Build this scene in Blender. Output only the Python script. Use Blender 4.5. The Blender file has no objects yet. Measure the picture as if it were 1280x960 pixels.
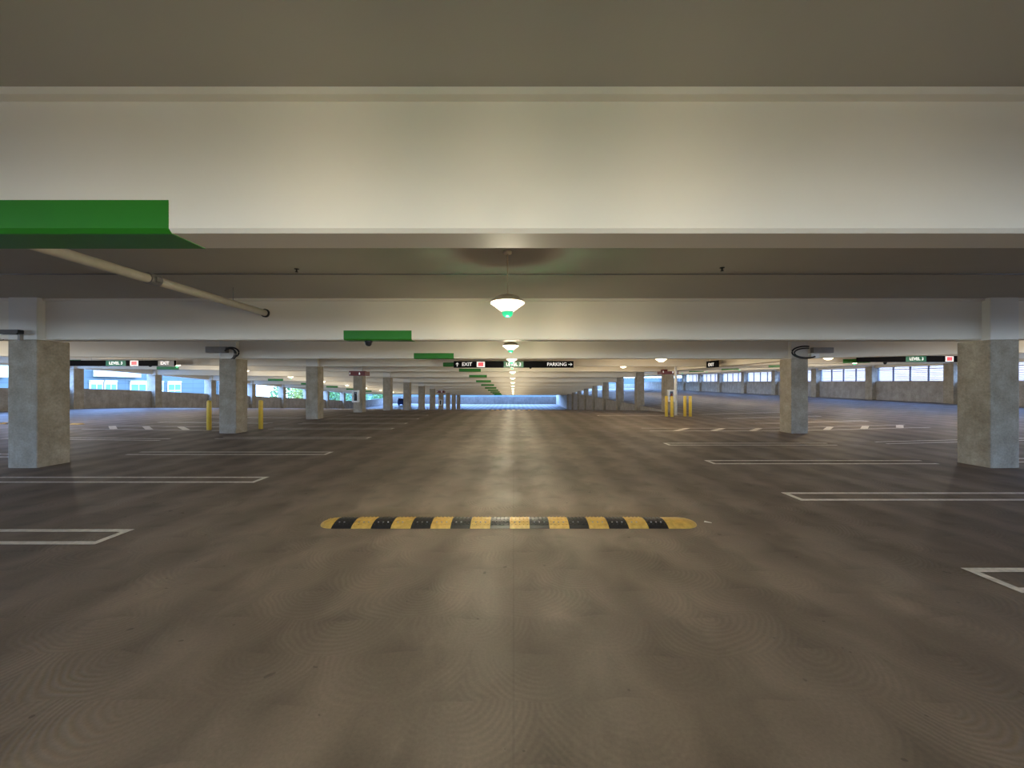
import bpy, bmesh, math, random
from mathutils import Vector, Matrix
random.seed(7)
C = bpy.context.scene.collection
PI = math.pi
EYE = 1.65          # camera height
PITCH = 5.5         # column spacing
SOFFIT = 2.57       # beam bottom above floor
SLAB = 3.404        # slab underside above floor
XC = 9.5            # inner face of the column rows
CX = 9.79           # column centre line
WX = 28.0           # perimeter line

# ---------------------------------------------------------------- levels
def drop(y):
    if y <= 20: return 0.0
    if y <= 30: return .0625*(y-20)**2/20
    if y <= 68: return .3125+.0625*(y-30)
    return .3125+.0625*38
def Hm(x, y):       # main aisle and left bay
    return -drop(y) + .011*max(0, -x-9.8)
def Hr(x, y):       # right bay
    return .025*max(0, x-9.8) + .008*max(0, y-20)
def H(x, y):
    return Hm(x, y) if x <= 9.8 else Hr(x, y)

# ---------------------------------------------------------------- materials
def new_mat(name):
    m = bpy.data.materials.new(name); m.use_nodes = True
    nt = m.node_tree
    return m, nt, nt.nodes['Principled BSDF']
def N(nt, t, **kw):
    n = nt.nodes.new(t)
    for k, v in kw.items(): setattr(n, k, v)
    return n
def math_node(nt, op, a, b=None, c=None):
    n = N(nt, 'ShaderNodeMath', operation=op)
    for i, v in enumerate((a, b, c)):
        if v is None: continue
        if isinstance(v, (int, float)): n.inputs[i].default_value = v
        else: nt.links.new(v, n.inputs[i])
    return n.outputs[0]
def ramp(nt, fac, stops):
    r = N(nt, 'ShaderNodeValToRGB')
    el = r.color_ramp.elements
    while len(el) < len(stops): el.new(.5)
    for e, (p, c) in zip(el, stops): e.position = p; e.color = (*c, 1)
    nt.links.new(fac, r.inputs[0]); return r.outputs[0]
def noise(nt, vec, scale, detail=4, rough=.55, dist=0):
    n = N(nt, 'ShaderNodeTexNoise'); n.inputs['Scale'].default_value = scale
    n.inputs['Detail'].default_value = detail; n.inputs['Roughness'].default_value = rough
    n.inputs['Distortion'].default_value = dist
    nt.links.new(vec, n.inputs['Vector']); return n.outputs['Fac']
def mapped(nt, vec, scale=(1,1,1), loc=(0,0,0)):
    m = N(nt, 'ShaderNodeMapping'); m.inputs['Scale'].default_value = scale; m.inputs['Location'].default_value = loc
    nt.links.new(vec, m.inputs['Vector']); return m.outputs[0]
def mixc(nt, fac, a, b, blend='MIX'):
    n = N(nt, 'ShaderNodeMix', data_type='RGBA', blend_type=blend)
    for i, v in ((0, fac), (6, a), (7, b)):
        if isinstance(v, (int, float)): n.inputs[i].default_value = v
        elif isinstance(v, tuple): n.inputs[i].default_value = (*v, 1)
        else: nt.links.new(v, n.inputs[i])
    return n.outputs[2]
def bump(nt, bsdf, h, strength, dist=.01):
    b = N(nt, 'ShaderNodeBump'); b.inputs['Strength'].default_value = strength; b.inputs['Distance'].default_value = dist
    nt.links.new(h, b.inputs['Height']); nt.links.new(b.outputs[0], bsdf.inputs['Normal'])
def simple(name, col, rough=.5, metal=0, var=.12, scale=8, spec=.5):
    m, nt, b = new_mat(name)
    g = N(nt, 'ShaderNodeNewGeometry').outputs['Position']
    f = noise(nt, g, scale)
    lo = tuple(c*(1-var) for c in col); hi = tuple(min(1, c*(1+var)) for c in col)
    nt.links.new(ramp(nt, f, [(.3, lo), (.7, hi)]), b.inputs['Base Color'])
    b.inputs['Roughness'].default_value = rough; b.inputs['Metallic'].default_value = metal
    b.inputs['Specular IOR Level'].default_value = spec
    return m
def emit(name, col, strength, base=(.8,.8,.8)):
    m, nt, b = new_mat(name)
    b.inputs['Base Color'].default_value = (*base, 1)
    b.inputs['Emission Color'].default_value = (*col, 1); b.inputs['Emission Strength'].default_value = strength
    g = N(nt, 'ShaderNodeNewGeometry').outputs['Position']
    b.inputs['Roughness'].default_value = .4
    nt.links.new(math_node(nt, 'MULTIPLY_ADD', noise(nt, g, 30), .2, .3), b.inputs['Roughness'])
    return m

def floor_mat():
    m, nt, b = new_mat('trowelled_concrete_floor')
    g = N(nt, 'ShaderNodeNewGeometry').outputs['Position']
    big = noise(nt, mapped(nt, g, (.35,.22,1)), 1.0, 5, .6, .6)
    med = noise(nt, mapped(nt, g, (1.6,1.0,1)), 1.0, 6, .6, .4)
    fine = noise(nt, g, 55, 3, .7)
    sep = N(nt, 'ShaderNodeSeparateXYZ'); nt.links.new(g, sep.inputs[0]); x, y = sep.outputs[0], sep.outputs[1]
    # overlapping trowel fans: two staggered lattices of ring centres
    warp = noise(nt, g, 1.3, 2, .5)
    wx = math_node(nt, 'MULTIPLY_ADD', warp, .40, x); wy = math_node(nt, 'MULTIPLY_ADD', warp, .30, y)
    def fan(px, py, ox, oy, stag):
        row = math_node(nt, 'FLOOR', math_node(nt, 'DIVIDE', math_node(nt, 'ADD', wy, oy), py))
        sh = math_node(nt, 'MULTIPLY', math_node(nt, 'MODULO', math_node(nt, 'ABSOLUTE', row), 2.0), stag)
        u = math_node(nt, 'SUBTRACT', math_node(nt, 'FLOORED_MODULO', math_node(nt, 'ADD', math_node(nt, 'ADD', wx, ox), sh), px), px/2)
        v = math_node(nt, 'FLOORED_MODULO', math_node(nt, 'ADD', wy, oy), py)
        v = math_node(nt, 'SUBTRACT', v, py*1.0)
        return math_node(nt, 'SQRT', math_node(nt, 'ADD', math_node(nt, 'MULTIPLY', u, u), math_node(nt, 'MULTIPLY', v, v)))
    d1 = fan(.84, .36, .1, 0, .42)
    rings = math_node(nt, 'SINE', math_node(nt, 'MULTIPLY', math_node(nt, 'ADD', d1, math_node(nt, 'MULTIPLY', med, .02)), 170))
    edge = math_node(nt, 'MINIMUM', math_node(nt, 'MULTIPLY', d1, 1.9), 1.0)
    # fade of the trowel marks by patches
    patch = ramp(nt, noise(nt, g, .9, 3), [(.42, (0,0,0)), (.62, (1,1,1))])
    ringp = math_node(nt, 'MULTIPLY', rings, patch)
    # burnished lanes along the aisle, rippled by trowel passes; their reflected light is painted in
    lane = math_node(nt, 'SINE', math_node(nt, 'MULTIPLY_ADD', med, 7, math_node(nt, 'MULTIPLY', x, 7.2)))
    rip = math_node(nt, 'SINE', math_node(nt, 'MULTIPLY_ADD', med, 9, math_node(nt, 'MULTIPLY', y, 5.2)))
    lr = math_node(nt, 'MULTIPLY', math_node(nt, 'ADD', math_node(nt, 'MULTIPLY_ADD', lane, .5, .5), math_node(nt, 'MULTIPLY', rip, .22)), 1.0)
    col = ramp(nt, big, [(.25, (.122,.094,.074)), (.5, (.164,.130,.103)), (.78, (.212,.172,.139))])
    col = mixc(nt, .55, col, ramp(nt, med, [(.25, (.35,.35,.35)), (.75, (.68,.68,.68))]), 'OVERLAY')
    col = mixc(nt, .2, col, ramp(nt, lr, [(.0, (.30,.30,.30)), (.9, (.8,.8,.8))]), 'OVERLAY')
    col = mixc(nt, .18, col, ramp(nt, math_node(nt, 'MULTIPLY_ADD', ringp, .5, .5), [(.2, (.42,.42,.42)), (.9, (.8,.8,.8))]), 'OVERLAY')
    col = mixc(nt, .5, col, ramp(nt, edge, [(.25, (.50,.50,.50)), (.7, (.60,.60,.60)), (1, (.34,.34,.34))]), 'OVERLAY')
    col = mixc(nt, .35, col, ramp(nt, fine, [(.3, (.36,.36,.36)), (.7, (.64,.64,.64))]), 'OVERLAY')
    # joints
    def joint(c, p, o, w):
        t = math_node(nt, 'ABSOLUTE', math_node(nt, 'SUBTRACT', math_node(nt, 'FLOORED_MODULO', math_node(nt, 'ADD', c, o), p), p/2))
        return math_node(nt, 'LESS_THAN', t, w)
    j = math_node(nt, 'MAXIMUM', joint(y, 16.5, -12.5+8.25, .012), math_node(nt,'MULTIPLY',joint(x, 9.5, 4.75-.0, .006),.3))
    col = mixc(nt, math_node(nt, 'MULTIPLY', j, .55), col, (.05,.043,.036))
    sp = math_node(nt, 'GREATER_THAN', noise(nt, g, 9, 2, .5), .735)
    col = mixc(nt, math_node(nt, 'MULTIPLY', sp, .5), col, (.05,.04,.033))
    nt.links.new(col, b.inputs['Base Color'])
    r = math_node(nt, 'MULTIPLY_ADD', lr, -.12, math_node(nt, 'MULTIPLY_ADD', med, .22, .64))
    nt.links.new(r, b.inputs['Roughness'])
    b.inputs['Specular IOR Level'].default_value = .32
    h = math_node(nt, 'ADD', math_node(nt, 'MULTIPLY', ringp, .35), math_node(nt, 'MULTIPLY', fine, .25))
    h = math_node(nt, 'ADD', h, math_node(nt, 'MULTIPLY', lr, 1.2))
    h = math_node(nt, 'SUBTRACT', h, math_node(nt, 'MULTIPLY', edge, .8))
    bump(nt, b, h, .35, .006)
    return m
def concrete_mat(name, lo, hi, scale=3.0, strength=.3):
    m, nt, b = new_mat(name)
    g = N(nt, 'ShaderNodeNewGeometry').outputs['Position']
    a = noise(nt, g, scale, 6, .65, .3); c = noise(nt, g, scale*9, 4, .6); s = noise(nt, mapped(nt, g, (3,3,.6)), 1.2, 4)
    col = ramp(nt, a, [(.28, lo), (.72, hi)])
    col = mixc(nt, .4, col, ramp(nt, c, [(.3, (.3,.3,.3)), (.7, (.7,.7,.7))]), 'OVERLAY')
    col = mixc(nt, .4, col, ramp(nt, s, [(.3, (.33,.33,.33)), (.7, (.65,.65,.65))]), 'OVERLAY')
    pit = math_node(nt, 'GREATER_THAN', noise(nt, g, 22, 2, .5), .72)
    col = mixc(nt, math_node(nt, 'MULTIPLY', pit, .35), col, tuple(v*.4 for v in lo))
    nt.links.new(col, b.inputs['Base Color']); b.inputs['Roughness'].default_value = .75
    b.inputs['Specular IOR Level'].default_value = .3
    bump(nt, b, c, strength, .01); return m
def paint_mat(name, col, rough=.55):
    m, nt, b = new_mat(name)
    g = N(nt, 'ShaderNodeNewGeometry').outputs['Position']
    a = noise(nt, mapped(nt, g, (.5,.5,.8)), 1.0, 5, .6, .4)
    lo = tuple(c*.93 for c in col)
    nt.links.new(ramp(nt, a, [(.3, lo), (.7, col)]), b.inputs['Base Color'])
    b.inputs['Roughness'].default_value = rough; b.inputs['Specular IOR Level'].default_value = .35
    bump(nt, b, noise(nt, g, 60, 3, .6), .12, .004); return m
def facade_mat(name, col, line, bw, bh):
    m, nt, b = new_mat(name)
    g = N(nt, 'ShaderNodeNewGeometry').outputs['Position']
    sep = N(nt, 'ShaderNodeSeparateXYZ'); nt.links.new(g, sep.inputs[0])
    cmb = N(nt, 'ShaderNodeCombineXYZ'); nt.links.new(sep.outputs[1], cmb.inputs[0]); nt.links.new(sep.outputs[2], cmb.inputs[1])
    br = N(nt, 'ShaderNodeTexBrick'); nt.links.new(cmb.outputs[0], br.inputs['Vector'])
    br.inputs['Scale'].default_value = 1; br.inputs['Brick Width'].default_value = bw; br.inputs['Row Height'].default_value = bh
    br.inputs['Mortar Size'].default_value = .03; br.offset = .0
    br.inputs['Color1'].default_value = (*col, 1); br.inputs['Color2'].default_value = (*[c*.92 for c in col], 1); br.inputs['Mortar'].default_value = (*line, 1)
    nt.links.new(br.outputs[0], b.inputs['Base Color']); b.inputs['Roughness'].default_value = .6
    return m

M = dict(
    floor=floor_mat(),
    column=concrete_mat('cast_concrete', (.24,.205,.15), (.40,.355,.28)),
    parapet=concrete_mat('rough_parapet_concrete', (.24,.215,.19), (.40,.37,.33), 2.0, .5),
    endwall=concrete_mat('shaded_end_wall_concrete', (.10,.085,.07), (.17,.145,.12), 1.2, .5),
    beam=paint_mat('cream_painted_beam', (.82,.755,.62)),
    slab=paint_mat('shaded_slab_paint', (.47,.43,.36), .6),  # same paint as the beams; the slab's dimmer light is in the colour
    head=paint_mat('cream_painted_column_head', (.74,.71,.63)),
    green=simple('green_paint', (.022,.20,.008), .4, var=.06, scale=3),
    line=simple('worn_white_line_paint', (.80,.75,.68), .6, var=.22, scale=14),
    yellow=simple('yellow_bollard_paint', (.80,.56,.08), .45, var=.08),
    ryellow=simple('yellow_rubber', (.52,.32,.07), .5, var=.2, scale=18),
    rblack=simple('black_rubber', (.014,.013,.013), .45, var=.3, scale=18),
    pipe=simple('cream_pipe', (.62,.57,.47), .45, var=.06),
    black=simple('black_board', (.004,.004,.005), .8, var=.1, spec=.08),
    cable=simple('black_cable', (.01,.01,.01), .5),
    steel=simple('grey_steel', (.33,.33,.33), .4, .6),
    greybox=simple('grey_enclosure', (.22,.21,.20), .5),
    whitebox=simple('white_enclosure', (.75,.75,.72), .4),
    red=simple('red_sign_paint', (.13,.008,.008), .45),
    redlit=emit('glowing_red', (1,.06,.07), 1.3, (.6,.05,.05)),
    whitetext=emit('white_lettering', (1,1,1), .35),
    litpanel=emit('lit_white_panel', (1,.85,.8), .55),
    greenpanel=simple('green_sign_panel', (.01,.11,.05), .4),
    lens=emit('glowing_lamp_lens', (1,.87,.62), 5),
    lenswarm=emit('warm_glowing_lamp_lens', (1,.80,.5), 7),
    dome=emit('glowing_green_dome', (.03,.75,.30), 1.05, (.0,.05,.03)),
    enamel=simple('cream_enamel', (.78,.68,.5), .4),
    dark=simple('dark_glass', (.02,.02,.022), .15),
    slat=simple('pale_screen_slat', (.42,.38,.42), .5),
    post=simple('dark_screen_post', (.07,.065,.08), .5),
    facade=facade_mat('blue_grey_wall_panels', (.058,.078,.068), (.030,.042,.045), 2.4, .62),
    whitewall=simple('white_wall_panel', (.55,.45,.34), .6, var=.03),
    pinkwall=facade_mat('pale_pink_wall', (.38,.22,.145), (.32,.19,.13), 5, 1.4),
    glass=simple('window_glass', (.10,.24,.30), .1),
    ground=simple('outdoor_paving', (.30,.30,.30), .9, scale=1),
    leaf=simple('leaf_green', (.09,.18,.04), .6, var=.6, scale=2.2),
    leaf2=simple('yellow_leaf_green', (.25,.26,.05), .6, var=.5, scale=2.2),
    bark=simple('tree_bark', (.09,.06,.045), .8),
    navy=simple('navy_car_paint', (.01,.02,.09), .25),
    paper=simple('paper_scrap', (.75,.72,.66), .8),
)

# ---------------------------------------------------------------- mesh helpers
def obj(name, bm, mat, parent=None, smooth=False):
    me = bpy.data.meshes.new(name); bmesh.ops.recalc_face_normals(bm, faces=bm.faces); bm.to_mesh(me); bm.free()
    if smooth:
        for p in me.polygons: p.use_smooth = True
    me.materials.append(mat)
    o = bpy.data.objects.new(name, me); C.objects.link(o)
    if parent: o.parent = parent
    return o
def struct(name, bm, mat):
    o = obj(name, bm, mat); o['kind'] = 'structure'; return o
def tag(o, label, cat, group=None):
    o['label'] = label; o['category'] = cat
    if group: o['group'] = group
    return o
def thing(name, label, cat, loc=(0,0,0), rz=0, group=None):
    o = bpy.data.objects.new(name, None); C.objects.link(o); o.empty_display_size = .2
    o.location = loc; o.rotation_euler = (0,0,rz)
    return tag(o, label, cat, group)
def dup(root, loc, label=None, rz=None):
    r = root.copy(); C.objects.link(r); r.location = loc
    if rz is not None: r.rotation_euler = (0,0,rz)
    if label: r['label'] = label
    for ch in list(root.children):
        c = ch.copy(); C.objects.link(c); c.parent = r
        for g in list(ch.children):
            d = g.copy(); C.objects.link(d); d.parent = c
    return r
def box(bm, x0, x1, y0, y1, z0, z1, bev=0):
    r = bmesh.ops.create_cube(bm, size=1)
    vs = r['verts']
    for v in vs:
        v.co = Vector((x0+(v.co.x+.5)*(x1-x0), y0+(v.co.y+.5)*(y1-y0), z0+(v.co.z+.5)*(z1-z0)))
    if bev:
        es = {e for v in vs for e in v.link_edges}
        bmesh.ops.bevel(bm, geom=list(es), offset=bev, segments=2, affect='EDGES', profile=.5)
    return bm
def lathe(bm, prof, seg=24, c=(0,0,0)):
    rings = []
    for r, z in prof:
        if r < 1e-5: rings.append([bm.verts.new((c[0], c[1], c[2]+z))])
        else: rings.append([bm.verts.new((c[0]+r*math.cos(2*PI*i/seg), c[1]+r*math.sin(2*PI*i/seg), c[2]+z)) for i in range(seg)])
    for a, b in zip(rings, rings[1:]):
        for i in range(seg):
            j = (i+1) % seg
            if len(a) == 1 and len(b) == 1: continue
            if len(a) == 1: bm.faces.new((a[0], b[i], b[j]))
            elif len(b) == 1: bm.faces.new((a[i], b[0], a[j]))
            else: bm.faces.new((a[i], b[i], b[j], a[j]))
    return bm
def tube(bm, pts, r, seg=10, closed=False):
    pts = [Vector(p) for p in pts]; n = len(pts); rings = []
    up = Vector((0,0,1))
    for i, p in enumerate(pts):
        if closed: d = pts[(i+1) % n]-pts[i-1]
        else: d = pts[min(i+1, n-1)]-pts[max(i-1, 0)]
        d.normalize()
        a = d.cross(up)
        if a.length < .05: a = d.cross(Vector((1,0,0)))
        a.normalize(); b = d.cross(a)
        rings.append([bm.verts.new(p+a*r*math.cos(2*PI*k/seg)+b*r*math.sin(2*PI*k/seg)) for k in range(seg)])
    for i in range(n if closed else n-1):
        A, B = rings[i], rings[(i+1) % n]
        for k in range(seg): bm.faces.new((A[k], A[(k+1) % seg], B[(k+1) % seg], B[k]))
    if not closed: bm.faces.new(rings[0]); bm.faces.new(rings[-1][::-1])
    return bm
def text(name, s, size, mat, parent, loc, rot=(PI/2,0,0), depth=.003, align='CENTER', bold=.0):
    cu = bpy.data.curves.new('lettering_curve', 'FONT'); cu.body = s; cu.size = size; cu.extrude = depth
    cu.align_x = align; cu.align_y = 'CENTER'; cu.offset = bold
    t = bpy.data.objects.new('lettering_curve', cu)
    C.objects.link(t); bpy.context.view_layer.update()
    me = bpy.data.meshes.new_from_object(t.evaluated_get(bpy.context.evaluated_depsgraph_get()))
    bpy.data.objects.remove(t); me.materials.clear(); me.materials.append(mat)
    o = bpy.data.objects.new(name, me); C.objects.link(o)
    o.parent = parent; o.location = loc; o.rotation_euler = rot
    return o

# ---------------------------------------------------------------- shell
YB, YE = -14.5, 88.0
def ygrid(a, b, st):
    n = max(1, round((b-a)/st)); return [a+(b-a)*i/n for i in range(n+1)]
def deck(xs, ys, f, off):
    bm = bmesh.new(); g = [[bm.verts.new((x, y, f(x, y)+off)) for x in xs] for y in ys]
    for j in range(len(ys)-1):
        for i in range(len(xs)-1): bm.faces.new((g[j][i], g[j][i+1], g[j+1][i+1], g[j+1][i]))
    return bm
ys = ygrid(YB, YE, 1.0)
def slab_solid(xs, ys, f, top, bot):
    bm = bmesh.new(); G = []
    for off in (top, bot):
        G.append([[bm.verts.new((x, y, f(x, y)+off)) for x in xs] for y in ys])
    nx, ny = len(xs), len(ys)
    for g in G:
        for j in range(ny-1):
            for i in range(nx-1): bm.faces.new((g[j][i], g[j][i+1], g[j+1][i+1], g[j+1][i]))
    for j in range(ny-1):
        for i in (0, nx-1): bm.faces.new((G[0][j][i], G[0][j+1][i], G[1][j+1][i], G[1][j][i]))
    for i in range(nx-1):
        for j in (0, ny-1): bm.faces.new((G[0][j][i], G[0][j][i+1], G[1][j][i+1], G[1][j][i]))
    return bm
def join_bm(a, b):
    me = bpy.data.meshes.new('tmp'); b.to_mesh(me); b.free(); a.from_mesh(me); bpy.data.meshes.remove(me); return a
struct('floor', join_bm(slab_solid([-28.3,-9.8,9.8], ys, Hm, 0, -.2), slab_solid([9.8,28.3], ys, Hr, 0, -.2)), M['floor'])
yc_ = ygrid(YB, 84, 1.0)
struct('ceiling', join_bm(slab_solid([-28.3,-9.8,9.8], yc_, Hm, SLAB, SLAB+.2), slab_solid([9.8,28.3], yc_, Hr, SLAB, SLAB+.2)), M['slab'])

# ceiling beams (part of the building frame)
PROF = [(-.147, SOFFIT+.022), (-.125, SOFFIT), (.125, SOFFIT), (.147, SOFFIT+.022), (.147, 3.352), (.197, 3.360), (.197, SLAB), (-.197, SLAB), (-.197, 3.360), (-.147, 3.352)]
def beam_bm(xs, yc, f, prof=PROF):
    bm = bmesh.new(); rings = []
    for x in xs: rings.append([bm.verts.new((x, yc+dy, f(x, yc)+z)) for dy, z in prof])
    n = len(prof)
    for A, B in zip(rings, rings[1:]):
        for k in range(n): bm.faces.new((A[k], A[(k+1) % n], B[(k+1) % n], B[k]))
    bm.faces.new(rings[0]); bm.faces.new(rings[-1][::-1])
    return bm
def yk(k): return 7.957+PITCH*k
ti = 0
for k in range(-4, 14):
    y = yk(k); ti += 1
    if y < 22:
        struct('trim_%d' % ti, beam_bm([-28,-9.8,9.8,28], y, H), M['beam'])
    else:
        struct('trim_%d' % ti, beam_bm([-28,-9.8,10.05], y, Hm), M['beam'])
        ti += 1
        struct('trim_%d' % ti, beam_bm([9.55,28], y, Hr), M['beam'])
# girder along the aisle over the wide opening on the right (one column left out)
bm = bmesh.new(); box(bm, 9.62, 9.96, yk(1)+.29, yk(3)-.29, SOFFIT-.05, SLAB, .01)
ti += 1; struct('trim_%d' % ti, bm, M['beam'])

# perimeter: parapets, upstand spandrels, posts, end walls
def along_wall(x0, x1, ya, yb, f, lo, hi):
    bm = bmesh.new(); yy = ygrid(ya, yb, 1.4); R = []
    for y in yy:
        h = f((x0+x1)/2, y)
        R.append([bm.verts.new((x0,y,h+lo)), bm.verts.new((x1,y,h+lo)), bm.verts.new((x1,y,h+hi)), bm.verts.new((x0,y,h+hi))])
    for A, B in zip(R, R[1:]):
        for k in range(4): bm.faces.new((A[k], A[(k+1) % 4], B[(k+1) % 4], B[k]))
    bm.faces.new(R[0]); bm.faces.new(R[-1][::-1]); return bm
struct('wall_left', along_wall(-28.15,-27.95, YB, YE, Hm, -.1, 1.30), M['parapet'])
struct('wall_right', along_wall(27.95,28.15, YB, YE, Hr, -.1, 1.40), M['parapet'])
ti += 1; struct('trim_%d' % ti, along_wall(-28.2,-27.85, YB, 84, Hm, SOFFIT, SLAB+.2), M['beam'])
ti += 1; struct('trim_%d' % ti, along_wall(27.85,28.2, YB, 84, Hr, SOFFIT-.12, SLAB+.2), M['beam'])
bm = bmesh.new(); box(bm, -28.2, 9.9, YE-.1, YE+.1, Hm(0,YE)-.2, Hm(0,YE)+1.75); struct('wall_end', bm, M['endwall'])
bm = bmesh.new(); box(bm, 9.9, 28.2, YE-.1, YE+.1, Hr(9.9,YE)-.2, Hr(28,YE)+.9); struct('wall_end_right', bm, M['parapet'])
bm = bmesh.new(); yy = ygrid(22, YE, 2); R = []
for y in yy:
    a, b_ = Hm(0, y)-.1, Hr(9.8, y)+.0
    R.append([bm.verts.new(p) for p in ((9.72,y,a),(9.9,y,a),(9.9,y,b_),(9.72,y,b_))])
for A, B in zip(R, R[1:]):
    for q in range(4): bm.faces.new((A[q], A[(q+1) % 4], B[(q+1) % 4], B[q]))
bm.faces.new(R[0]); bm.faces.new(R[-1][::-1]); struct('wall_ramp', bm, M['parapet'])
bm = bmesh.new(); box(bm, -28.2, 28.2, YB-.1, YB+.1, -.2, 1.2); struct('wall_back', bm, M['parapet'])
bm = bmesh.new(); box(bm, -150, 200, -80, 260, -9.2, -9); struct('floor_outside', bm, M['ground'])

# ---------------------------------------------------------------- columns
ORD = ['first','second','third','fourth','fifth','sixth','seventh','eighth','ninth','tenth','eleventh','twelfth']
def column(x, y, z0, zs, zt, label, cat='column', group=None, hw=.29, mat='column', headmat='head'):
    t = thing('concrete_column', label, cat, (x, y, z0), 0, group)
    bm = bmesh.new(); box(bm, -hw, hw, -.29, .29, -.05, zs-z0, .018); obj('shaft', bm, M[mat], t)
    bm = bmesh.new(); box(bm, -hw+.003, hw-.003, -.287, .287, zs-z0, zt-z0, .012); obj('painted_head', bm, M[headmat], t)
    return t
left_labels = {
 0:'large concrete column at far left, nearest in the left row',
 1:'left row concrete column standing between two yellow bollards',
 2:'left row concrete column between the bollards and the red banded column',
 3:'left row concrete column with red band and white extinguisher cabinet, nearer one',
 4:'left row concrete column directly behind the near red banded one',
 8:'distant left row concrete column carrying a small red band and cabinet',
}
right_labels = {
 0:'large concrete column at far right edge with pale lower half',
 1:'right row concrete column with coiled black cable at its top',
 3:'pale concrete column with red band behind the yellow bollards on the right',
 4:'right row column just left of the red banded one, standing at the ramp edge',
 8:'distant right row concrete column with small red band',
}
for k in range(0, 12):
    y = yk(k)
    z = Hm(0, y)
    column(-CX, y, z, z+SOFFIT-.01, z+SLAB, left_labels.get(k, 'concrete column in the left row, %s away from the camera' % ORD[k]))
    if k == 2: continue
    zt = max(Hr(CX, y), z)
    column(CX, y, z, min(zt+SOFFIT-.01, zt+SOFFIT), zt+SLAB, right_labels.get(k, 'concrete column in the right row, %s position counting the gap' % ORD[k]), )
for k in range(-3, 12):
    y = yk(k)
    for s, f in ((-1, Hm), (1, Hr)):
        x = s*27.95; z = f(x, y)
        px = 642+x*481/y if y > 0 else -1
        if not (-60 < px < 1340): continue
        side = 'left' if s < 0 else 'right'
        column(x, y, z, z+SOFFIT-.01, z+SLAB, 'perimeter column in the %s outer parapet, %s of those in view' % (side, ORD[max(0, k-2)] if k-2 < 12 else 'last'),
               group='perimeter columns of the %s parapet' % side, hw=.33)

# ---------------------------------------------------------------- green painted markers on the beams
def marker(xa, xb, yc, f, label, group):
    t = .004; bm = bmesh.new()
    pr = [(-.147-t, .19), (-.147-t, .022-.001), (-.125-.001, -t), (.125+.001, -t), (.147+t, .022), (.147+t,.03), (.147,.03), (.147,.022), (.125, 0), (-.125, 0), (-.147, .022), (-.147, .19)]
    rings = []
    h0 = f((xa+xb)/2, yc)
    for x in (xa, xb): rings.append([bm.verts.new((x-(xa+xb)/2, dy, z)) for dy, z in pr])
    n = len(pr)
    for k in range(n): bm.faces.new((rings[0][k], rings[0][(k+1) % n], rings[1][(k+1) % n], rings[1][k]))
    bm.faces.new(rings[0]); bm.faces.new(rings[1][::-1])
    o = obj('painted_marker', bm, M['green']); o.location = ((xa+xb)/2, yc, h0+SOFFIT)
    o.rotation_euler.y = -math.atan((f(xb,yc)-f(xa,yc))/(xb-xa))
    return tag(o, label, 'marker', group)
for k in range(-1, 12):
    lab = {-1:'large green painted band at upper left on the nearest beam', 0:'green painted band on the second beam, left of the nearest pendant lamp',
           1:'green painted band on the third beam, just left above the black overhead sign', 2:'green painted band partly behind the left end of the black overhead sign'}.get(k,
           'small green painted band on the %s beam down the central aisle' % ORD[min(11, k+1)])
    marker(-3.45, -2.07, yk(k), Hm, lab, 'green bands along the central aisle beams')
for k in range(1, 10):
    marker(-22.55, -21.15, yk(k), Hm, 'green painted band on a beam over the left bay, %s from the camera' % ORD[k], 'green bands over the left bay')
for k in range(1, 6):
    marker(16.1, 17.45, yk(k), Hr, 'green painted band on a beam over the right bay, %s from the camera' % ORD[k], 'green bands over the right bay')

# ---------------------------------------------------------------- pendant lamps
def make_pendant(name, label, warm=False, group=None):
    t = thing(name, label, 'lamp', (0,0,0), 0, group)
    top = .575
    bm = bmesh.new(); lathe(bm, [(0,0),(.055,0),(.055,-.03),(.02,-.04)], 16); tube(bm, [(0,0,-.03),(0,0,-top+.02)], .009, 8); obj('stem', bm, M['enamel'], t, True)
    bm = bmesh.new(); lathe(bm, [(.0,-top+.015),(.05,-top+.01),(.10,-top-.005),(.15,-top-.02),(.205,-top-.062),(.225,-top-.085),(.228,-top-.097),(.215,-top-.097)], 32); obj('housing', bm, M['enamel'], t, True)
    bm = bmesh.new(); pr = [(.214,-top-.092),(.222,-top-.106)]
    for i in range(1, 9):
        u = i/8; r = .222-.135*u; z = -top-.106-.10*u**1.05
        pr += [(r+.004, z+.004), (r, z)]
    pr += [(.06, -top-.212), (0, -top-.215)]
    lathe(bm, pr, 32); obj('lens', bm, M['lenswarm' if warm else 'lens'], t, False)
    if not warm:
        bm = bmesh.new(); lathe(bm, [(.0,-top-.205),(.08,-top-.205),(.08,-top-.22),(.066,-top-.222)], 24); obj('collar', bm, M['whitebox'], t, True)
        bm = bmesh.new(); lathe(bm, [(.0,-top-.216),(.068,-top-.216),(.072,-top-.235),(.064,-top-.262),(.040,-top-.284),(0,-top-.292)], 24); obj('indicator_dome', bm, M['dome'], t, True)
    return t
G1 = 'pendant lamps along the central aisle'
p0 = make_pendant('pendant_lamp', 'nearest pendant lamp with cream housing and glowing green dome', False, G1)
for k in range(-1, 12):
    y = 5.05+PITCH*k; loc = (-.08, y, Hm(0,y)+SLAB)
    if k == 0: p0.location = loc; continue
    lab = {-1:'pendant lamp with green dome hanging just behind the viewpoint', 1:'second pendant lamp down the central aisle, below and behind the nearest',
           2:'third pendant lamp down the aisle, right above the LEVEL 3 lettering'}.get(k, 'far pendant lamp in the central aisle, %s from the viewer' % ORD[k])
    dup(p0, loc, lab)
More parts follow.
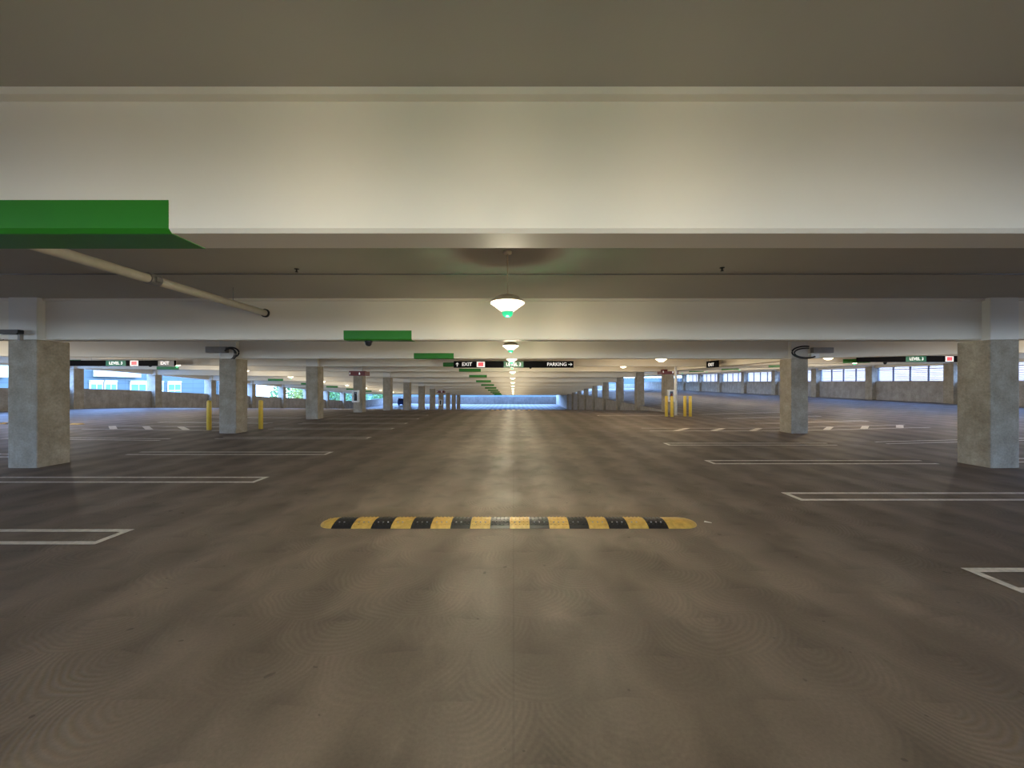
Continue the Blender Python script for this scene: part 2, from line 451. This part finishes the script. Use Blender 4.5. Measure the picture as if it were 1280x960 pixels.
for k in range(0, 11):
    y = 5.05+PITCH*k
    for x, f, side in ((-18.85, Hm, 'left'), (19.1, Hr, 'right')):
        if k > 9 and side == 'right': continue
        r = dup(p0, (x, y, f(x,y)+SLAB), 'pendant lamp with green dome over the %s bay, %s from the viewer' % (side, ORD[k])); r['group'] = 'pendant lamps over the %s bay' % side
w0 = make_pendant('pendant_lamp', 'warm pendant lamp without green dome, right of the black overhead sign', True)
w0.location = (6.1, 15.9, SLAB)
dup(w0, (6.1, 21.4, Hm(0,21.4)+SLAB), 'smaller warm pendant lamp just right of the PARKING lettering, farther back')
dup(w0, (13.0, 15.9, Hr(13,16)+SLAB), 'warm pendant lamp right beside the column with coiled cable')

# ---------------------------------------------------------------- speed bumps
def half_profile(w, h, n=7):
    return [(-w/2+w*i/n, h*math.sin(PI*i/n)**.7) for i in range(n+1)]
def make_bump(name, label, loc, group=None):
    t = thing(name, label, 'speed bump', loc, 0, group)
    W, Hh = .36, .048; mods = 17; mw = .2285; x0 = -2.10
    pr = half_profile(W, Hh, 10)
    def seg(xa, xb, mat, bolts=3):
        bm = bmesh.new()
        A = [bm.verts.new((xa, y, z+.002)) for y, z in pr]; B = [bm.verts.new((xb, y, z+.002)) for y, z in pr]
        n = len(pr)
        for i in range(n-1): bm.faces.new((A[i], A[i+1], B[i+1], B[i]))
        bm.faces.new(A+[] if False else A[::-1]); bm.faces.new(B); bm.faces.new((A[0], B[0], B[-1], A[-1]))
        for rr in range(5):     # rows of grip studs
            for cc in range(5):
                px = xa+(xb-xa)*(cc+.5)/5; py = -.12+.06*rr; pz = Hh*math.sin(PI*(py/W+.5))**.7+.002
                box(bm, px-.007, px+.007, py-.010, py+.010, pz-.004, pz+.003)
        return obj('rubber_module', bm, mat, t)
    for i in range(mods):
        blk = i % 2 == 0
        m = seg(x0+i*mw, x0+(i+1)*mw, M['rblack' if blk else 'ryellow'])
        m['label'] = 'black rubber module' if blk else 'yellow rubber module'
        bm = bmesh.new()
        for q in range(3 if i % 3 else 2):
            px = x0+(i+.25+.25*q)*mw; py = -.085; pz = Hh*math.sin(PI*(py/W+.5))**.7
            lathe(bm, [(0,.008),(.008,.007),(.010,.0),(0,-.002)], 10, (px, py, pz+.003))
        obj('bolt', bm, M['steel'], m, True)
    def cap(xa, sgn, straight, name='end_cap'):
        bm = bmesh.new(); L = .19; rows = []
        st = [0] + ([straight] if straight else []) + [straight+L*u for u in (.25,.5,.7,.85,.95,1.0)]
        for d in st:
            u = max(0, (d-straight)/L); s = math.sqrt(max(0, 1-u*u))
            rows.append([bm.verts.new((xa+sgn*d, y*max(s,.05), z*max(s,.1)+.002)) for y, z in pr])
        for A, B in zip(rows, rows[1:]):
            for i in range(len(pr)-1): bm.faces.new((A[i], A[i+1], B[i+1], B[i]))
            bm.faces.new((A[0], B[0], B[-1], A[-1]))
        bm.faces.new(rows[0]); bm.faces.new(rows[-1][::-1])
        for rr in range(4):
            for cc in range(3):
                px = xa+sgn*(.02+.05*cc); py = -.08+.05*rr; pz = Hh*math.sin(PI*(py/W+.5))**.7*(.98-.06*cc)
                box(bm, px-.006, px+.006, py-.008, py+.008, pz-.004, pz+.003)
        return obj(name, bm, M['ryellow'], t)
    cap(x0, -1, 0); cap(x0+mods*mw, 1, .2)
    return t
sb = make_bump('speed_bump', 'yellow and black segmented rubber speed bump in the foreground', (0, 4.60, 0))
dup(sb, (-.07, 33.6, Hm(0,33.6)), 'distant speed bump, a dark dashed strip at the crest of the aisle')
dup(sb, (-19.4, 15.4, Hm(-19.4,15.4)), 'speed bump on the left bay floor behind the large left column')
for o in list(C.objects):
    if o.name.startswith('speed_bump') and o.location.y > 30: o.rotation_euler.x = -math.atan(.0625)
    if o.name.startswith('speed_bump') and o.location.x < -10: o.rotation_euler.y = .011

# ---------------------------------------------------------------- floor paint
def strip_poly(bm, pts, f):
    vs = [bm.verts.new((x, y, f(x, y)+.004)) for x, y in pts]; bm.faces.new(vs)
def strip_line(bm, a, b, w, f, n=8):
    a = Vector(a); b = Vector(b); d = (b-a).normalized(); p = Vector((-d.y, d.x))*w/2
    for i in range(n):
        u, v = a+(b-a)*i/n, a+(b-a)*(i+1)/n
        strip_poly(bm, [u-p, v-p, v+p, u+p], f)
def up(bm):
    for fc in bm.faces:
        fc.normal_update()
        if fc.normal.z < 0: fc.normal_flip()
def stall(x0, x1, yc, f, label, group, w=.08, sep=.17, end=0):
    """hairpin: two long lines joined by a square end at x0"""
    bm = bmesh.new(); s = 1 if x1 > x0 else -1
    for dy in (-sep, sep): strip_line(bm, (x0, yc+dy), (x1, yc+dy), w, f)
    strip_line(bm, (x0+s*w/2, yc-sep+w/2), (x0+s*w/2, yc+sep-w/2), w, f, 1)
    me = bpy.data.meshes.new('stall_marking'); up(bm); bm.to_mesh(me); bm.free(); me.materials.append(M['line'])
    o = bpy.data.objects.new('stall_marking', me); C.objects.link(o)
    return tag(o, label, 'floor marking', group)
place = ['nearest at the left edge', 'running to the foot of the large left column', 'third from the viewer', 'level with the column between bollards']
for i, yc in enumerate([4.19,6.71,9.31,12.03,14.6,16.6,18.9,21.2]):
    stall(-4.24-.022*yc, -9.2, yc, Hm, 'white stall marking left of the aisle, ' + (place[i] if i < 4 else ORD[i]+' row back'), 'stall markings left of the aisle')
placer = ['nearest at the right edge', 'running to the foot of the large right column', 'third from the viewer', 'just in front of the cable column', 'running up beside the yellow bollards']
for i, yc in enumerate([3.26,5.70,8.24,10.76,20.9]):
    stall(3.93+.03*yc, 8.9, yc, Hr if False else Hm, 'white stall marking right of the aisle, ' + placer[i], 'stall markings right of the aisle')
for i, yc in enumerate([6.4,8.9,11.6,16.6,19.2]):
    stall(-15.2, -10.5, yc, Hm, 'white double line stall marking beyond the left column row, %s back' % ORD[i], 'stall markings beyond the left columns')
for i, yc in enumerate([5.9,8.3,10.9,16.4,18.9,21.4]):
    stall(15.0, 10.4, yc, Hr, 'white double line stall marking beyond the right column row, %s back' % ORD[i], 'stall markings beyond the right columns')
def hatch(xa, xb, ya, yb, f, xs, d, label):
    bm = bmesh.new()
    for y in (ya, yb): strip_line(bm, (xa, y), (xb, y), .08, f, 16)
    for x in xs: strip_line(bm, (x, ya+.05), (x+d, yb-.05), .20, f, 2)
    up(bm); me = bpy.data.meshes.new('hatched_aisle'); bm.to_mesh(me); bm.free(); me.materials.append(M['line'])
    o = bpy.data.objects.new('hatched_aisle', me); C.objects.link(o); tag(o, label, 'floor marking')
hatch(-15.6, -10.4, 13.9, 15.0, Hm, [-14.5,-13.2,-11.85], -1.1, 'white hatched walkway marking left of the bollard column')
hatch(4.9, 15.0, 13.85, 14.75, H, [5.85,7.2,8.6,11.3,12.65,13.95], .8, 'white hatched walkway marking across the right bays behind the cable column')

# ---------------------------------------------------------------- bollards
bm = bmesh.new(); lathe(bm, [(0,-.02),(.076,-.02),(.076,1.03),(.066,1.062),(.04,1.08),(0,1.085)], 24)
bo = obj('bollard', bm, M['yellow'], None, True)
spots = [(-11.12,14.05,'yellow steel bollard left of the second left column'), (-9.56,14.55,'yellow steel bollard right of the second left column'),
         (8.06,20.3,'leftmost of the four yellow bollards near the right red banded column'), (8.27,20.1,'second of the four yellow bollards, touching left of the white post'),
         (9.08,20.4,'third of the four yellow bollards, just right of the white post'), (9.30,20.25,'rightmost of the four yellow bollards on the right')]
for i, (x, y, l) in enumerate(spots):
    o = bo if i == 0 else bo.copy()
    if i: C.objects.link(o)
    o.location = (x, y, Hm(x,y)); tag(o, l, 'bollard')
# white drain post
bm = bmesh.new(); tube(bm, [(0,0,-.01),(0,0,SLAB-.03)], .075, 20); po = obj('drain_post', bm, M['whitebox'], None, True); po.location = (8.93, 21.2, Hm(8.9,21.2))
tag(po, 'slender white vertical pipe post between the pairs of yellow bollards', 'pipe')
t = po

# ---------------------------------------------------------------- overhead pipe, conduit, sprinklers
t = thing('drain_pipe', 'cream overhead drain pipe running under the slab at upper left', 'pipe', (-5.03, 0, 3.11))
bm = bmesh.new(); tube(bm, [(0,2.64,.02),(0,4.2,.013),(0,7.80,0)], .062, 24); obj('pipe', bm, M['pipe'], t, True)
bm = bmesh.new(); tube(bm, [(0,5.28,.012),(0,5.44,.012)], .078, 24); box(bm, .06,.10,5.33,5.39,-.03,.04,.004); obj('coupling', bm, M['steel'], t)
bm = bmesh.new()
for i in range(32):
    a0, a1 = 2*PI*i/32, 2*PI*(i+1)/32
    q = [(.062,a0),(.085,a0),(.085,a1),(.062,a1)]
    A = [bm.verts.new((r*math.cos(a), 7.775, r*math.sin(a))) for r, a in q]; B = [bm.verts.new((r*math.cos(a), 7.81, r*math.sin(a))) for r, a in q]
    for k in range(4): bm.faces.new((A[k], A[(k+1) % 4], B[(k+1) % 4], B[k]))
    bm.faces.new(A); bm.faces.new(B)
obj('sleeve_ring', bm, M['cable'], t)
for yy in (3.9, 6.9):
    bm = bmesh.new(); tube(bm, [(0,yy,.06),(0,yy,.292)], .006, 6); obj('hanger_rod', bm, M['steel'], t)
bm = bmesh.new(); tube(bm, [(-15,0,0),(-6,0,.004),(0,0,0),(6,0,.004),(15,0,0)], .009, 8); o = obj('conduit', bm, M['greybox'], None, True); o.location = (0, 6.03, SLAB-.02)
tag(o, 'thin conduit running straight across the ceiling in front of the second beam', 'conduit')
bm = bmesh.new(); lathe(bm, [(0,0),(.035,0),(.035,-.006),(.012,-.01),(.012,-.04),(.022,-.044),(.022,-.05),(0,-.052)], 12); sp = obj('sprinkler_head', bm, M['cable'], None, True)
for i, (x, y, l) in enumerate([(-3.27,5.8,'small dark sprinkler head on the slab left of the nearest pendant'), (3.11,5.74,'small dark sprinkler head on the slab right of the nearest pendant')]):
    o = sp if i == 0 else sp.copy()
    if i: C.objects.link(o)
    o.location = (x, y, SLAB); tag(o, l, 'sprinkler')

# ---------------------------------------------------------------- overhead signs
def arrow(parent, x, z, rot, y, s=.095, mat='whitetext'):
    bm = bmesh.new()
    def P(*pts):
        A = [bm.verts.new((a, 0, b)) for a, b in pts]; B = [bm.verts.new((a, -.003, b)) for a, b in pts]
        n = len(pts); bm.faces.new(A); bm.faces.new(B)
        for k in range(n): bm.faces.new((A[k], A[(k+1) % n], B[(k+1) % n], B[k]))
    P((-.18*s,-s),(.18*s,-s),(.18*s,s*.5),(-.18*s,s*.5))
    P((-.75*s,.15*s),(0,s),(0,.62*s),(-.55*s,-.08*s)); P((.75*s,.15*s),(0,s),(0,.62*s),(.55*s,-.08*s))
    o = obj('arrow', bm, M[mat], parent); o.location = (x, y, z); o.rotation_euler = (0, rot, 0); return o
def board(t, w, h, rods, drop_h):
    bm = bmesh.new(); box(bm, -w/2, w/2, -.04, .04, -h/2, h/2, .006); b = obj('board', bm, M['black'], t)
    for x in rods:
        bm = bmesh.new(); tube(bm, [(x,0,h/2),(x,0,drop_h)], .006, 6); obj('hanger_rod', bm, M['steel'], t)
    return b
def redbox(t, x, w=.38, h=.25):
    bm = bmesh.new(); box(bm, x-w/2, x+w/2, -.052, -.042, -h/2, h/2, .003); p = obj('lit_panel', bm, M['litpanel'], t); p['label'] = 'glowing white panel with red centre'
    bm = bmesh.new(); box(bm, x-w*.32, x+w*.32, -.06, -.053, -h*.34, h*.34, .003); obj('red_face', bm, M['redlit'], p)
# centre
zc = EYE+27.0*18.2/481-.05
t = thing('overhead_sign', 'long black overhead sign reading EXIT, LEVEL 3 and PARKING across the central aisle', 'sign', (0,18.0,zc))
b = board(t, 5.6, .31, (-1.8, 0, 1.8), SLAB-zc)
arrow(t, -2.63, 0, 0, -.043); text('lettering', 'EXIT', .23, M['whitetext'], t, (-2.18,-.043,0), bold=.004)
redbox(t, -1.53)
bm = bmesh.new(); box(bm, -.46, .46, -.048, -.042, -.135, .135); obj('green_panel', bm, M['greenpanel'], t)  # panel as on the side signs, also colouring in the green dome glow
text('lettering', 'LEVEL 3', .21, M['whitetext'], t, (0,-.050,0), bold=.004)
text('lettering', 'PARKING', .22, M['whitetext'], t, (2.02,-.043,0), bold=.004); arrow(t, 2.65, 0, PI/2, -.043)
# left bay
zl = EYE+27.3*18.2/481
t = thing('overhead_sign', 'black overhead sign with green LEVEL 3 panel hanging over the left bay', 'sign', (-18.66,18.1,zl))
board(t, 5.5, .26, (-1.2, 1.2), SLAB+Hm(-18.7,18)-zl)
bm = bmesh.new(); box(bm, -.47, .47, -.048, -.042, -.13, .13); obj('green_panel', bm, M['greenpanel'], t)
text('lettering', 'LEVEL 3', .19, M['whitetext'], t, (0,-.050,0), bold=.004)
redbox(t, .86); bm = bmesh.new(); box(bm, 1.98, 2.73, -.048, -.042, -.125, .125); obj('grey_panel', bm, M['greybox'], t)
text('lettering', 'EXIT', .2, M['litpanel'], t, (2.3,-.050,0), bold=.008)
# right bay
zr = EYE+32.6*18.2/481
t = thing('overhead_sign', 'black overhead sign with green LEVEL 3 panel hanging over the right bay', 'sign', (18.9,18.1,zr))
board(t, 5.5, .29, (-1.2, 1.2), SLAB+Hr(18.9,18)-zr)
bm = bmesh.new(); box(bm, -.5, .46, -.048, -.042, -.142, .142); obj('green_panel', bm, M['greenpanel'], t)
text('lettering', 'LEVEL 3', .2, M['whitetext'], t, (0,-.050,0), bold=.004); redbox(t, 1.55)
# small side-on sign
t = thing('overhead_sign', 'small black sign reading EXIT seen at an angle near the right crossing', 'sign', (9.1, 17.6, EYE+.96), -PI/2+.12)
bm = bmesh.new(); box(bm, -.42, .42, -.03, .03, -.15, .15, .005); obj('board', bm, M['black'], t)
text('lettering', 'EXIT', .2, M['whitetext'], t, (-.06,-.033,-.02), bold=.004)
for x in (-.3,.3):
    bm = bmesh.new(); tube(bm, [(x,0,.15),(x,0,SLAB-EYE-.96)], .006, 6); obj('hanger_rod', bm, M['steel'], t)
# camera domes
bm = bmesh.new(); lathe(bm, [(0,0),(.075,0),(.078,-.03),(.066,-.04),(.06,-.075),(.035,-.105),(0,-.113)], 20); cd = obj('camera_dome', bm, M['dark'], None, True)
for i, (x, y, l) in enumerate([(-3.0,yk(0),'small dark camera dome under the green band on the second beam'), (.83,yk(2),'dark camera dome under the beam right of LEVEL 3 lettering'),
        (-17.9,yk(2),'dark camera dome beside the left bay sign'), (18.3,yk(2),'dark camera dome beside the right bay sign')]):
    o = cd if i == 0 else cd.copy()
    if i: C.objects.link(o)
    o.location = (x, y, H(x,y)+SOFFIT-(.005 if i == 0 else 0)); tag(o, l, 'camera')

# ---------------------------------------------------------------- red bands and extinguisher cabinets
def make_red(x, y, z, label):
    t = thing('column_sign', label, 'sign', (x, y, z))
    for s, (a, b_, c, d) in enumerate([(-.50,.50,-.42,-.292), (-.50,.50,.292,.42), (-.50,-.292,-.292,.292), (.292,.50,-.292,.292)]):
        bm = bmesh.new(); box(bm, a, b_, c, d, -.15, .15, .004); obj('red_panel', bm, M['red'], t)
    bm = bmesh.new(); box(bm, .12,.20,-.425,-.420,-.08,.02); box(bm, .145,.175,-.425,-.420,.02,.07); box(bm,-.46,-.42,-.425,-.420,-.06,.06); obj('white_symbol', bm, M['whitetext'], t)
    return t
r0 = make_red(-CX, yk(3), Hm(0,yk(3))+SOFFIT-.12, 'dark red band sign around the head of the left cabinet column')
dup(r0, (CX, yk(3), Hr(CX,yk(3))+SOFFIT-.12), 'bright red band sign around the column behind the yellow bollards')
dup(r0, (-CX, yk(8), Hm(0,yk(8))+SOFFIT-.12), 'tiny distant red band sign on a left row column')
dup(r0, (CX, yk(8), Hm(0,yk(8))+SOFFIT+.5), 'tiny distant red band sign on a right row column')
def make_cab(x, y, z, label, ext='red'):
    t = thing('extinguisher_cabinet', label, 'cabinet', (x, y, z))
    bm = bmesh.new(); box(bm, -.22,.22,-.16,0,-.37,.37,.01); obj('case', bm, M['whitebox'], t)
    bm = bmesh.new(); box(bm, -.09,.11,-.168,-.161,-.28,.28,.002); d = obj('door_glass', bm, M['dark'], t)
    bm = bmesh.new(); box(bm, -.14,-.11,-.185,-.161,-.06,.06,.004); obj('handle', bm, M['steel'], t)
    bm = bmesh.new(); lathe(bm, [(0,-.22),(.055,-.22),(.06,-.2),(.06,.08),(.03,.13),(.02,.17),(0,.17)], 16, (.01,-.175,0)); obj('extinguisher', bm, M[ext], t, True)
    return t
c0 = make_cab(-CX-.08, yk(3)-.30, Hm(0,yk(3))+1.02, 'white extinguisher cabinet on the left red banded column', 'cable')
make_cab(CX+.05, yk(3)-.30, Hm(0,yk(3))+1.05, 'white extinguisher cabinet behind the yellow bollards on the right')
dup(c0, (-CX, yk(8)-.30, Hm(0,yk(8))+1.02), 'tiny distant white cabinet on a left row column')

# ---------------------------------------------------------------- junction boxes with cable coils at column heads
def coil(bm, cx, cy, cz, rx, rz, r, n=28, a0=0, a1=2*PI, tilt=0):
    pts = []
    for i in range(n+1):
        a = a0+(a1-a0)*i/n
        pts.append((cx+rx*math.cos(a), cy+tilt*math.sin(a), cz+rz*math.sin(a)))
    tube(bm, pts, r, 8)
zb = EYE
t = thing('junction_box', 'grey box with drooping black cables at the second left column head', 'junction box', (-9.95, 13.02, EYE+1.2))
bm = bmesh.new(); box(bm, -.47,.22,-.02,.14,-.10,.10,.008); obj('enclosure', bm, M['greybox'], t)
bm = bmesh.new(); box(bm, .0,.03,.0,.04,-.28,-.1,.003); obj('bracket', bm, M['whitebox'], t)
bm = bmesh.new(); coil(bm, .42,-.04,-.10,.26,.17,.026,20,PI*.75,-PI*.35); coil(bm, .40,-.07,-.16,.21,.19,.026,20,PI*.8,-PI*.3); coil(bm, .36,-.02,-.12,.16,.20,.016,20,PI*.9,-PI*.4); obj('cable_coil', bm, M['cable'], t, True)
t = thing('junction_box', 'grey box with round black cable coil at the right column head', 'junction box', (9.8, 12.9, EYE+1.13))
bm = bmesh.new(); box(bm, .30,.98,.05,.20,-.04,.14,.008); obj('enclosure', bm, M['greybox'], t)
bm = bmesh.new(); box(bm, .18,.46,.0,.14,-.22,-.06,.006); obj('white_fitting', bm, M['whitebox'], t)
bm = bmesh.new(); coil(bm, -.05,-.05,-.03,.45,.20,.025,30,PI*.42,PI*1.75); coil(bm, .02,-.02,-.05,.42,.16,.022,30,PI*.45,PI*1.7); obj('cable_coil', bm, M['cable'], t, True)
t = thing('junction_box', 'thin black arm with looping wire on the large left column head', 'junction box', (-9.85, 7.5, EYE+1.02))
bm = bmesh.new(); box(bm, -.22,.24,-.04,.06,-.02,.06,.012); box(bm, -.05,.24,-.06,-.03,-.04,0,.008); obj('arm', bm, M['cable'], t)
bm = bmesh.new(); box(bm, .15,.20,.02,.08,-.14,0,.004); obj('bracket', bm, M['greybox'], t)
bm = bmesh.new(); coil(bm, -.13,-.02,-.05,.12,.10,.006,20,PI*.4,PI*1.7); obj('cable_loop', bm, M['cable'], t, True)

bm = bmesh.new(); 
vs = [bm.verts.new(p) for p in ((-.04,-.012,0),(.04,-.02,.004),(.045,.01,.002),(-.035,.02,.006))]; bm.faces.new(vs)
o = obj('paper_scrap', bm, M['paper']); o.location = (2.33, 4.62, .004); o.rotation_euler.z = -.5
tag(o, 'tiny pale paper scrap on the floor right of the speed bump', 'litter')

# ---------------------------------------------------------------- right louvre screens
n = 0
for k in range(-1, 12):
    ya, yb = yk(k)+.34, yk(k+1)-.34
    px = 642+28*481/max(ya, .1)
    if ya < 16: continue
    h = lambda y: Hr(27.95, y)
    n += 1
    t = thing('louver_screen', 'pale slatted screen above the right parapet, %s bay counted from the right' % ORD[min(n-1,11)], 'screen', (28.05, ya, h(ya)), 0, 'slatted screens above the right parapet')
    t.rotation_euler.x = math.atan((h(yb)-h(ya))/(yb-ya))
    L = yb-ya
    bm = bmesh.new(); box(bm, -.05,.05,0,L,1.40,1.45); box(bm, -.03,.03,0,L,2.28,2.31); obj('rail', bm, M['slat'], t)
    for i in range(5):
        w = .035; p = i/4*L
        bm = bmesh.new(); box(bm, -.06,.02,max(0,p-w),min(L,p+w),1.40,2.50,.004); obj('post', bm, M['post'], t)
    bm = bmesh.new()
    for i in range(8):
        z = 1.50+.125*i
        box(bm, .03,.06,0,L,z,z+.035)
    obj('slat_panel', bm, M['slat'], t)

# ---------------------------------------------------------------- outside: buildings and trees
t = thing('office_building', 'blue grey panelled building with white windows seen through the left openings', 'building', (-46, 30, -9))
bm = bmesh.new(); box(bm, -12, 0, -12, 30, 0, 14.2); obj('wall', bm, M['facade'], t)
for q in ((2.2, 4.7, 11.35, 12.4), (12.1, 17.0, 11.6, 12.6)):
    bm = bmesh.new(); box(bm, 0.01, .5, *q); obj('bright_patch', bm, M['whitewall'], t)  # overexposed bright areas of the facade, painted in as white boxes
for (a, b_) in ((11.8,12.9),(13.3,14.4),(16.2,18.0),(18.9,20.3),(21.2,23.0)):
    bm = bmesh.new(); box(bm, .01,.12,a-.12,b_+.12,8.8,11.1); box(bm, .01,.2,a-.12,b_+.12,11.05,11.2); fr = obj('window_frame', bm, M['whitewall'], t)
    bm = bmesh.new(); box(bm, .121,.14,a,(a+b_)/2-.06,9.2,9.85); box(bm, .121,.14,(a+b_)/2+.06,b_,9.2,9.85); box(bm, .121,.14,a,(a+b_)/2-.06,10.0,10.75); box(bm, .121,.14,(a+b_)/2+.06,b_,10.0,10.75); obj('window_pane', bm, M['glass'], fr)
t = thing('low_white_building', 'white building with small paned window seen left of the bollard column', 'building', (-44, 61.5, -9))
bm = bmesh.new(); box(bm, -6, 0, -1.2, 5.5, 0, 14); obj('wall', bm, M['whitewall'], t)
bm = bmesh.new(); box(bm, .01,.06,-.7,1.9,7.2,8.9); fr = obj('window_frame', bm, M['whitewall'], t)
bm = bmesh.new()
for a in (-.6,.4,1.2):
    for z in (7.3,8.15): box(bm, .061,.09,a,a+.7,z,z+.6)
obj('window_pane', bm, M['glass'], fr)
t = thing('pink_building', 'long pale pink building behind the slatted screens on the right', 'building', (52, 10, -9))
bm = bmesh.new(); box(bm, 0, 8, -20, 104, 0, 14.5); obj('wall', bm, M['pinkwall'], t)
t = thing('distant_building', 'blue grey distant building closing the view past the far end', 'building', (0, 125, -9))
bm = bmesh.new(); box(bm, -70, 55, 0, 6, 0, 13); obj('wall', bm, M['facade'], t)
bm = bmesh.new()
for i in range(16): box(bm, -60+6.5*i, -57+6.5*i, -.05, -.01, 4.5, 7)
obj('window_pane', bm, M['glass'], t)
def tree(x, y, r, h, mat, label):
    t = thing('leafy_tree', label, 'tree', (x, y, -9), 0, 'trees beyond the left parapet')
    bm = bmesh.new(); tube(bm, [(0,0,-.1),(.1,.05,h*.4),(0,.1,h*.75)], .16, 8)
    for i in range(6):
        a = random.uniform(0, 2*PI); tube(bm, [(.05,.05,h*.45+i*.3),(r*.6*math.cos(a), r*.6*math.sin(a), h*.7+.3*i)], .06, 6)
    obj('trunk', bm, M['bark'], t, True)
    bm = bmesh.new()
    for i in range(1900):
        v = Vector((random.gauss(0,1), random.gauss(0,1), random.gauss(0,1))).normalized()*r*random.uniform(.35,1)**.6
        v.z = v.z*1.15+h*.85
        rot = Matrix.Rotation(random.uniform(0,6.28), 3, Vector((random.random()-.5, random.random()-.5, random.random()-.5)).normalized())
        s = random.uniform(.10,.22)
        bm.faces.new([bm.verts.new(v+rot@Vector(q)*s) for q in ((-1,-.6,0),(1,-.6,0),(1.1,.6,.2),(-1,.6,0))])
    obj('foliage', bm, mat, t)
tl = [(-38,70.5,3.0,9.6,'leaf2','yellow green leafy tree just right of the second left column'), (-44,75,3.2,10,'leaf','green leafy tree beyond the left parapet behind a bollard'),
      (-37.5,80.5,2.8,8.8,'leaf','round green tree left of the third left column'), (-42,87,3.2,9.5,'leaf','dark green tree hidden partly by the third left column'),
      (-40,98,3.2,8.8,'leaf','green tree right of the third left column'), (-36,104,2.6,7.6,'leaf','small far tree left of the cabinet column')]
for x, y, r, h, m, l in tl: tree(x, y, r, h, M[m], l)
# parked van far back on the left
t = thing('parked_car', 'dark blue parked car far back between left row columns', 'car', (-22.6, 80, Hm(-22.6,80)))
bm = bmesh.new()
pr = [(-2.2,.3),(2.2,.3),(2.25,.75),(1.9,.98),(.9,1.08),(.3,1.5),(-1.6,1.55),(-2.15,1.1),(-2.25,.7)]
A = [bm.verts.new((-.85, y, z)) for y, z in pr]; B = [bm.verts.new((.85, y, z)) for y, z in pr]
for i in range(len(pr)): bm.faces.new((A[i], A[(i+1) % len(pr)], B[(i+1) % len(pr)], B[i]))
bm.faces.new(A); bm.faces.new(B[::-1]); obj('body', bm, M['navy'], t)
bm = bmesh.new(); box(bm, -.7,.7,-2.17,-1.95,1.12,1.42,.02); obj('rear_window', bm, M['dark'], t)
for x in (-.8,.8):
    for y in (-1.35,1.35):
        bm = bmesh.new(); tube(bm, [(x-.1,y,.31),(x+.1,y,.31)], .31, 18); obj('wheel', bm, M['rblack'], t)

# ---------------------------------------------------------------- sky
w = bpy.data.worlds.new('World'); bpy.context.scene.world = w; w.use_nodes = True
nt = w.node_tree; bg = nt.nodes['Background']
tc = nt.nodes.new('ShaderNodeTexCoord'); sep = nt.nodes.new('ShaderNodeSeparateXYZ'); nt.links.new(tc.outputs['Generated'], sep.inputs[0])
cr = ramp(nt, math_node(nt, 'MULTIPLY_ADD', sep.outputs[2], .5, .5), [(.45, (.12,.14,.17)), (.515, (.20,.30,.44)), (.57, (.30,.52,1.0)), (.72, (.22,.43,1.0)), (.95, (.12,.25,.6))])
nt.links.new(cr, bg.inputs[0]); bg.inputs[1].default_value = 26

# ---------------------------------------------------------------- lamp light
def optic(l):
    # the refractor throws light sideways and down, in faint azimuth bands
    l.use_nodes = True; nt = l.node_tree; em = nt.nodes['Emission']
    tc = N(nt, 'ShaderNodeTexCoord'); sep = N(nt, 'ShaderNodeSeparateXYZ'); nt.links.new(tc.outputs['Normal'], sep.inputs[0])
    mr = N(nt, 'ShaderNodeMapRange', interpolation_type='SMOOTHSTEP'); nt.links.new(sep.outputs[2], mr.inputs[0])
    for i, v in ((1, .08), (2, .55), (3, 1.0), (4, .06)): mr.inputs[i].default_value = v
    az = math_node(nt, 'ARCTAN2', sep.outputs[1], sep.outputs[0])
    band = math_node(nt, 'MULTIPLY_ADD', math_node(nt, 'SINE', math_node(nt, 'MULTIPLY', az, 17.0)), .11, 1.0)
    band = math_node(nt, 'MULTIPLY_ADD', math_node(nt, 'SINE', math_node(nt, 'MULTIPLY', az, 7.0)), .09, band)
    nt.links.new(math_node(nt, 'MULTIPLY', mr.outputs[0], band), em.inputs['Strength'])
def lamp(x, y, z, e, col, r=.08, name='lamp_light'):
    l = bpy.data.lights.new(name, 'POINT'); l.energy = e; l.color = col; l.shadow_soft_size = r
    l.specular_factor = .15
    if e > 60: optic(l)
    o = bpy.data.objects.new(name, l); C.objects.link(o); o.location = (x, y, z)
E = 172
for k in range(-3, 12):
    y = 5.05+PITCH*k
    lamp(-.08, y, Hm(0,y)+SLAB-1.02, E*(.80 if k < 0 else 1), (1,.86,.62))
    if -1 <= k <= 3: lamp(-.08, y, Hm(0,y)+SLAB-.96, 10, (.1,1,.45), .04)
    if -3 <= k < 11: lamp(-18.85, y, Hm(-18.85,y)+SLAB-1.02, E, (1,.88,.68))
    if -3 <= k < 10: lamp(19.1, y, Hr(19.1,y)+SLAB-1.02, E, (1,.88,.68))
for x, y in ((6.1,15.9),(6.1,21.4),(13.0,15.9)): lamp(x, y, H(x,y)+SLAB-1.0, E*.7, (1,.78,.5))

# ---------------------------------------------------------------- camera
cd_ = bpy.data.cameras.new('Camera'); cam = bpy.data.objects.new('Camera', cd_); C.objects.link(cam)
cam.location = (0, 0, EYE); cam.rotation_euler = (PI/2, 0, 0)
cd_.sensor_width = 36; cd_.lens = 36*481/1280; cd_.clip_start = .05; cd_.clip_end = 500
cd_.shift_x = -2/1280; cd_.shift_y = 1.5/1280
S = bpy.context.scene; S.camera = cam
S.view_settings.view_transform = 'Standard'; S.view_settings.look = 'None'; S.view_settings.exposure = 0
S.cycles.use_denoising = True
S.cycles.max_bounces = 8; S.cycles.diffuse_bounces = 5; S.cycles.sample_clamp_indirect = 4
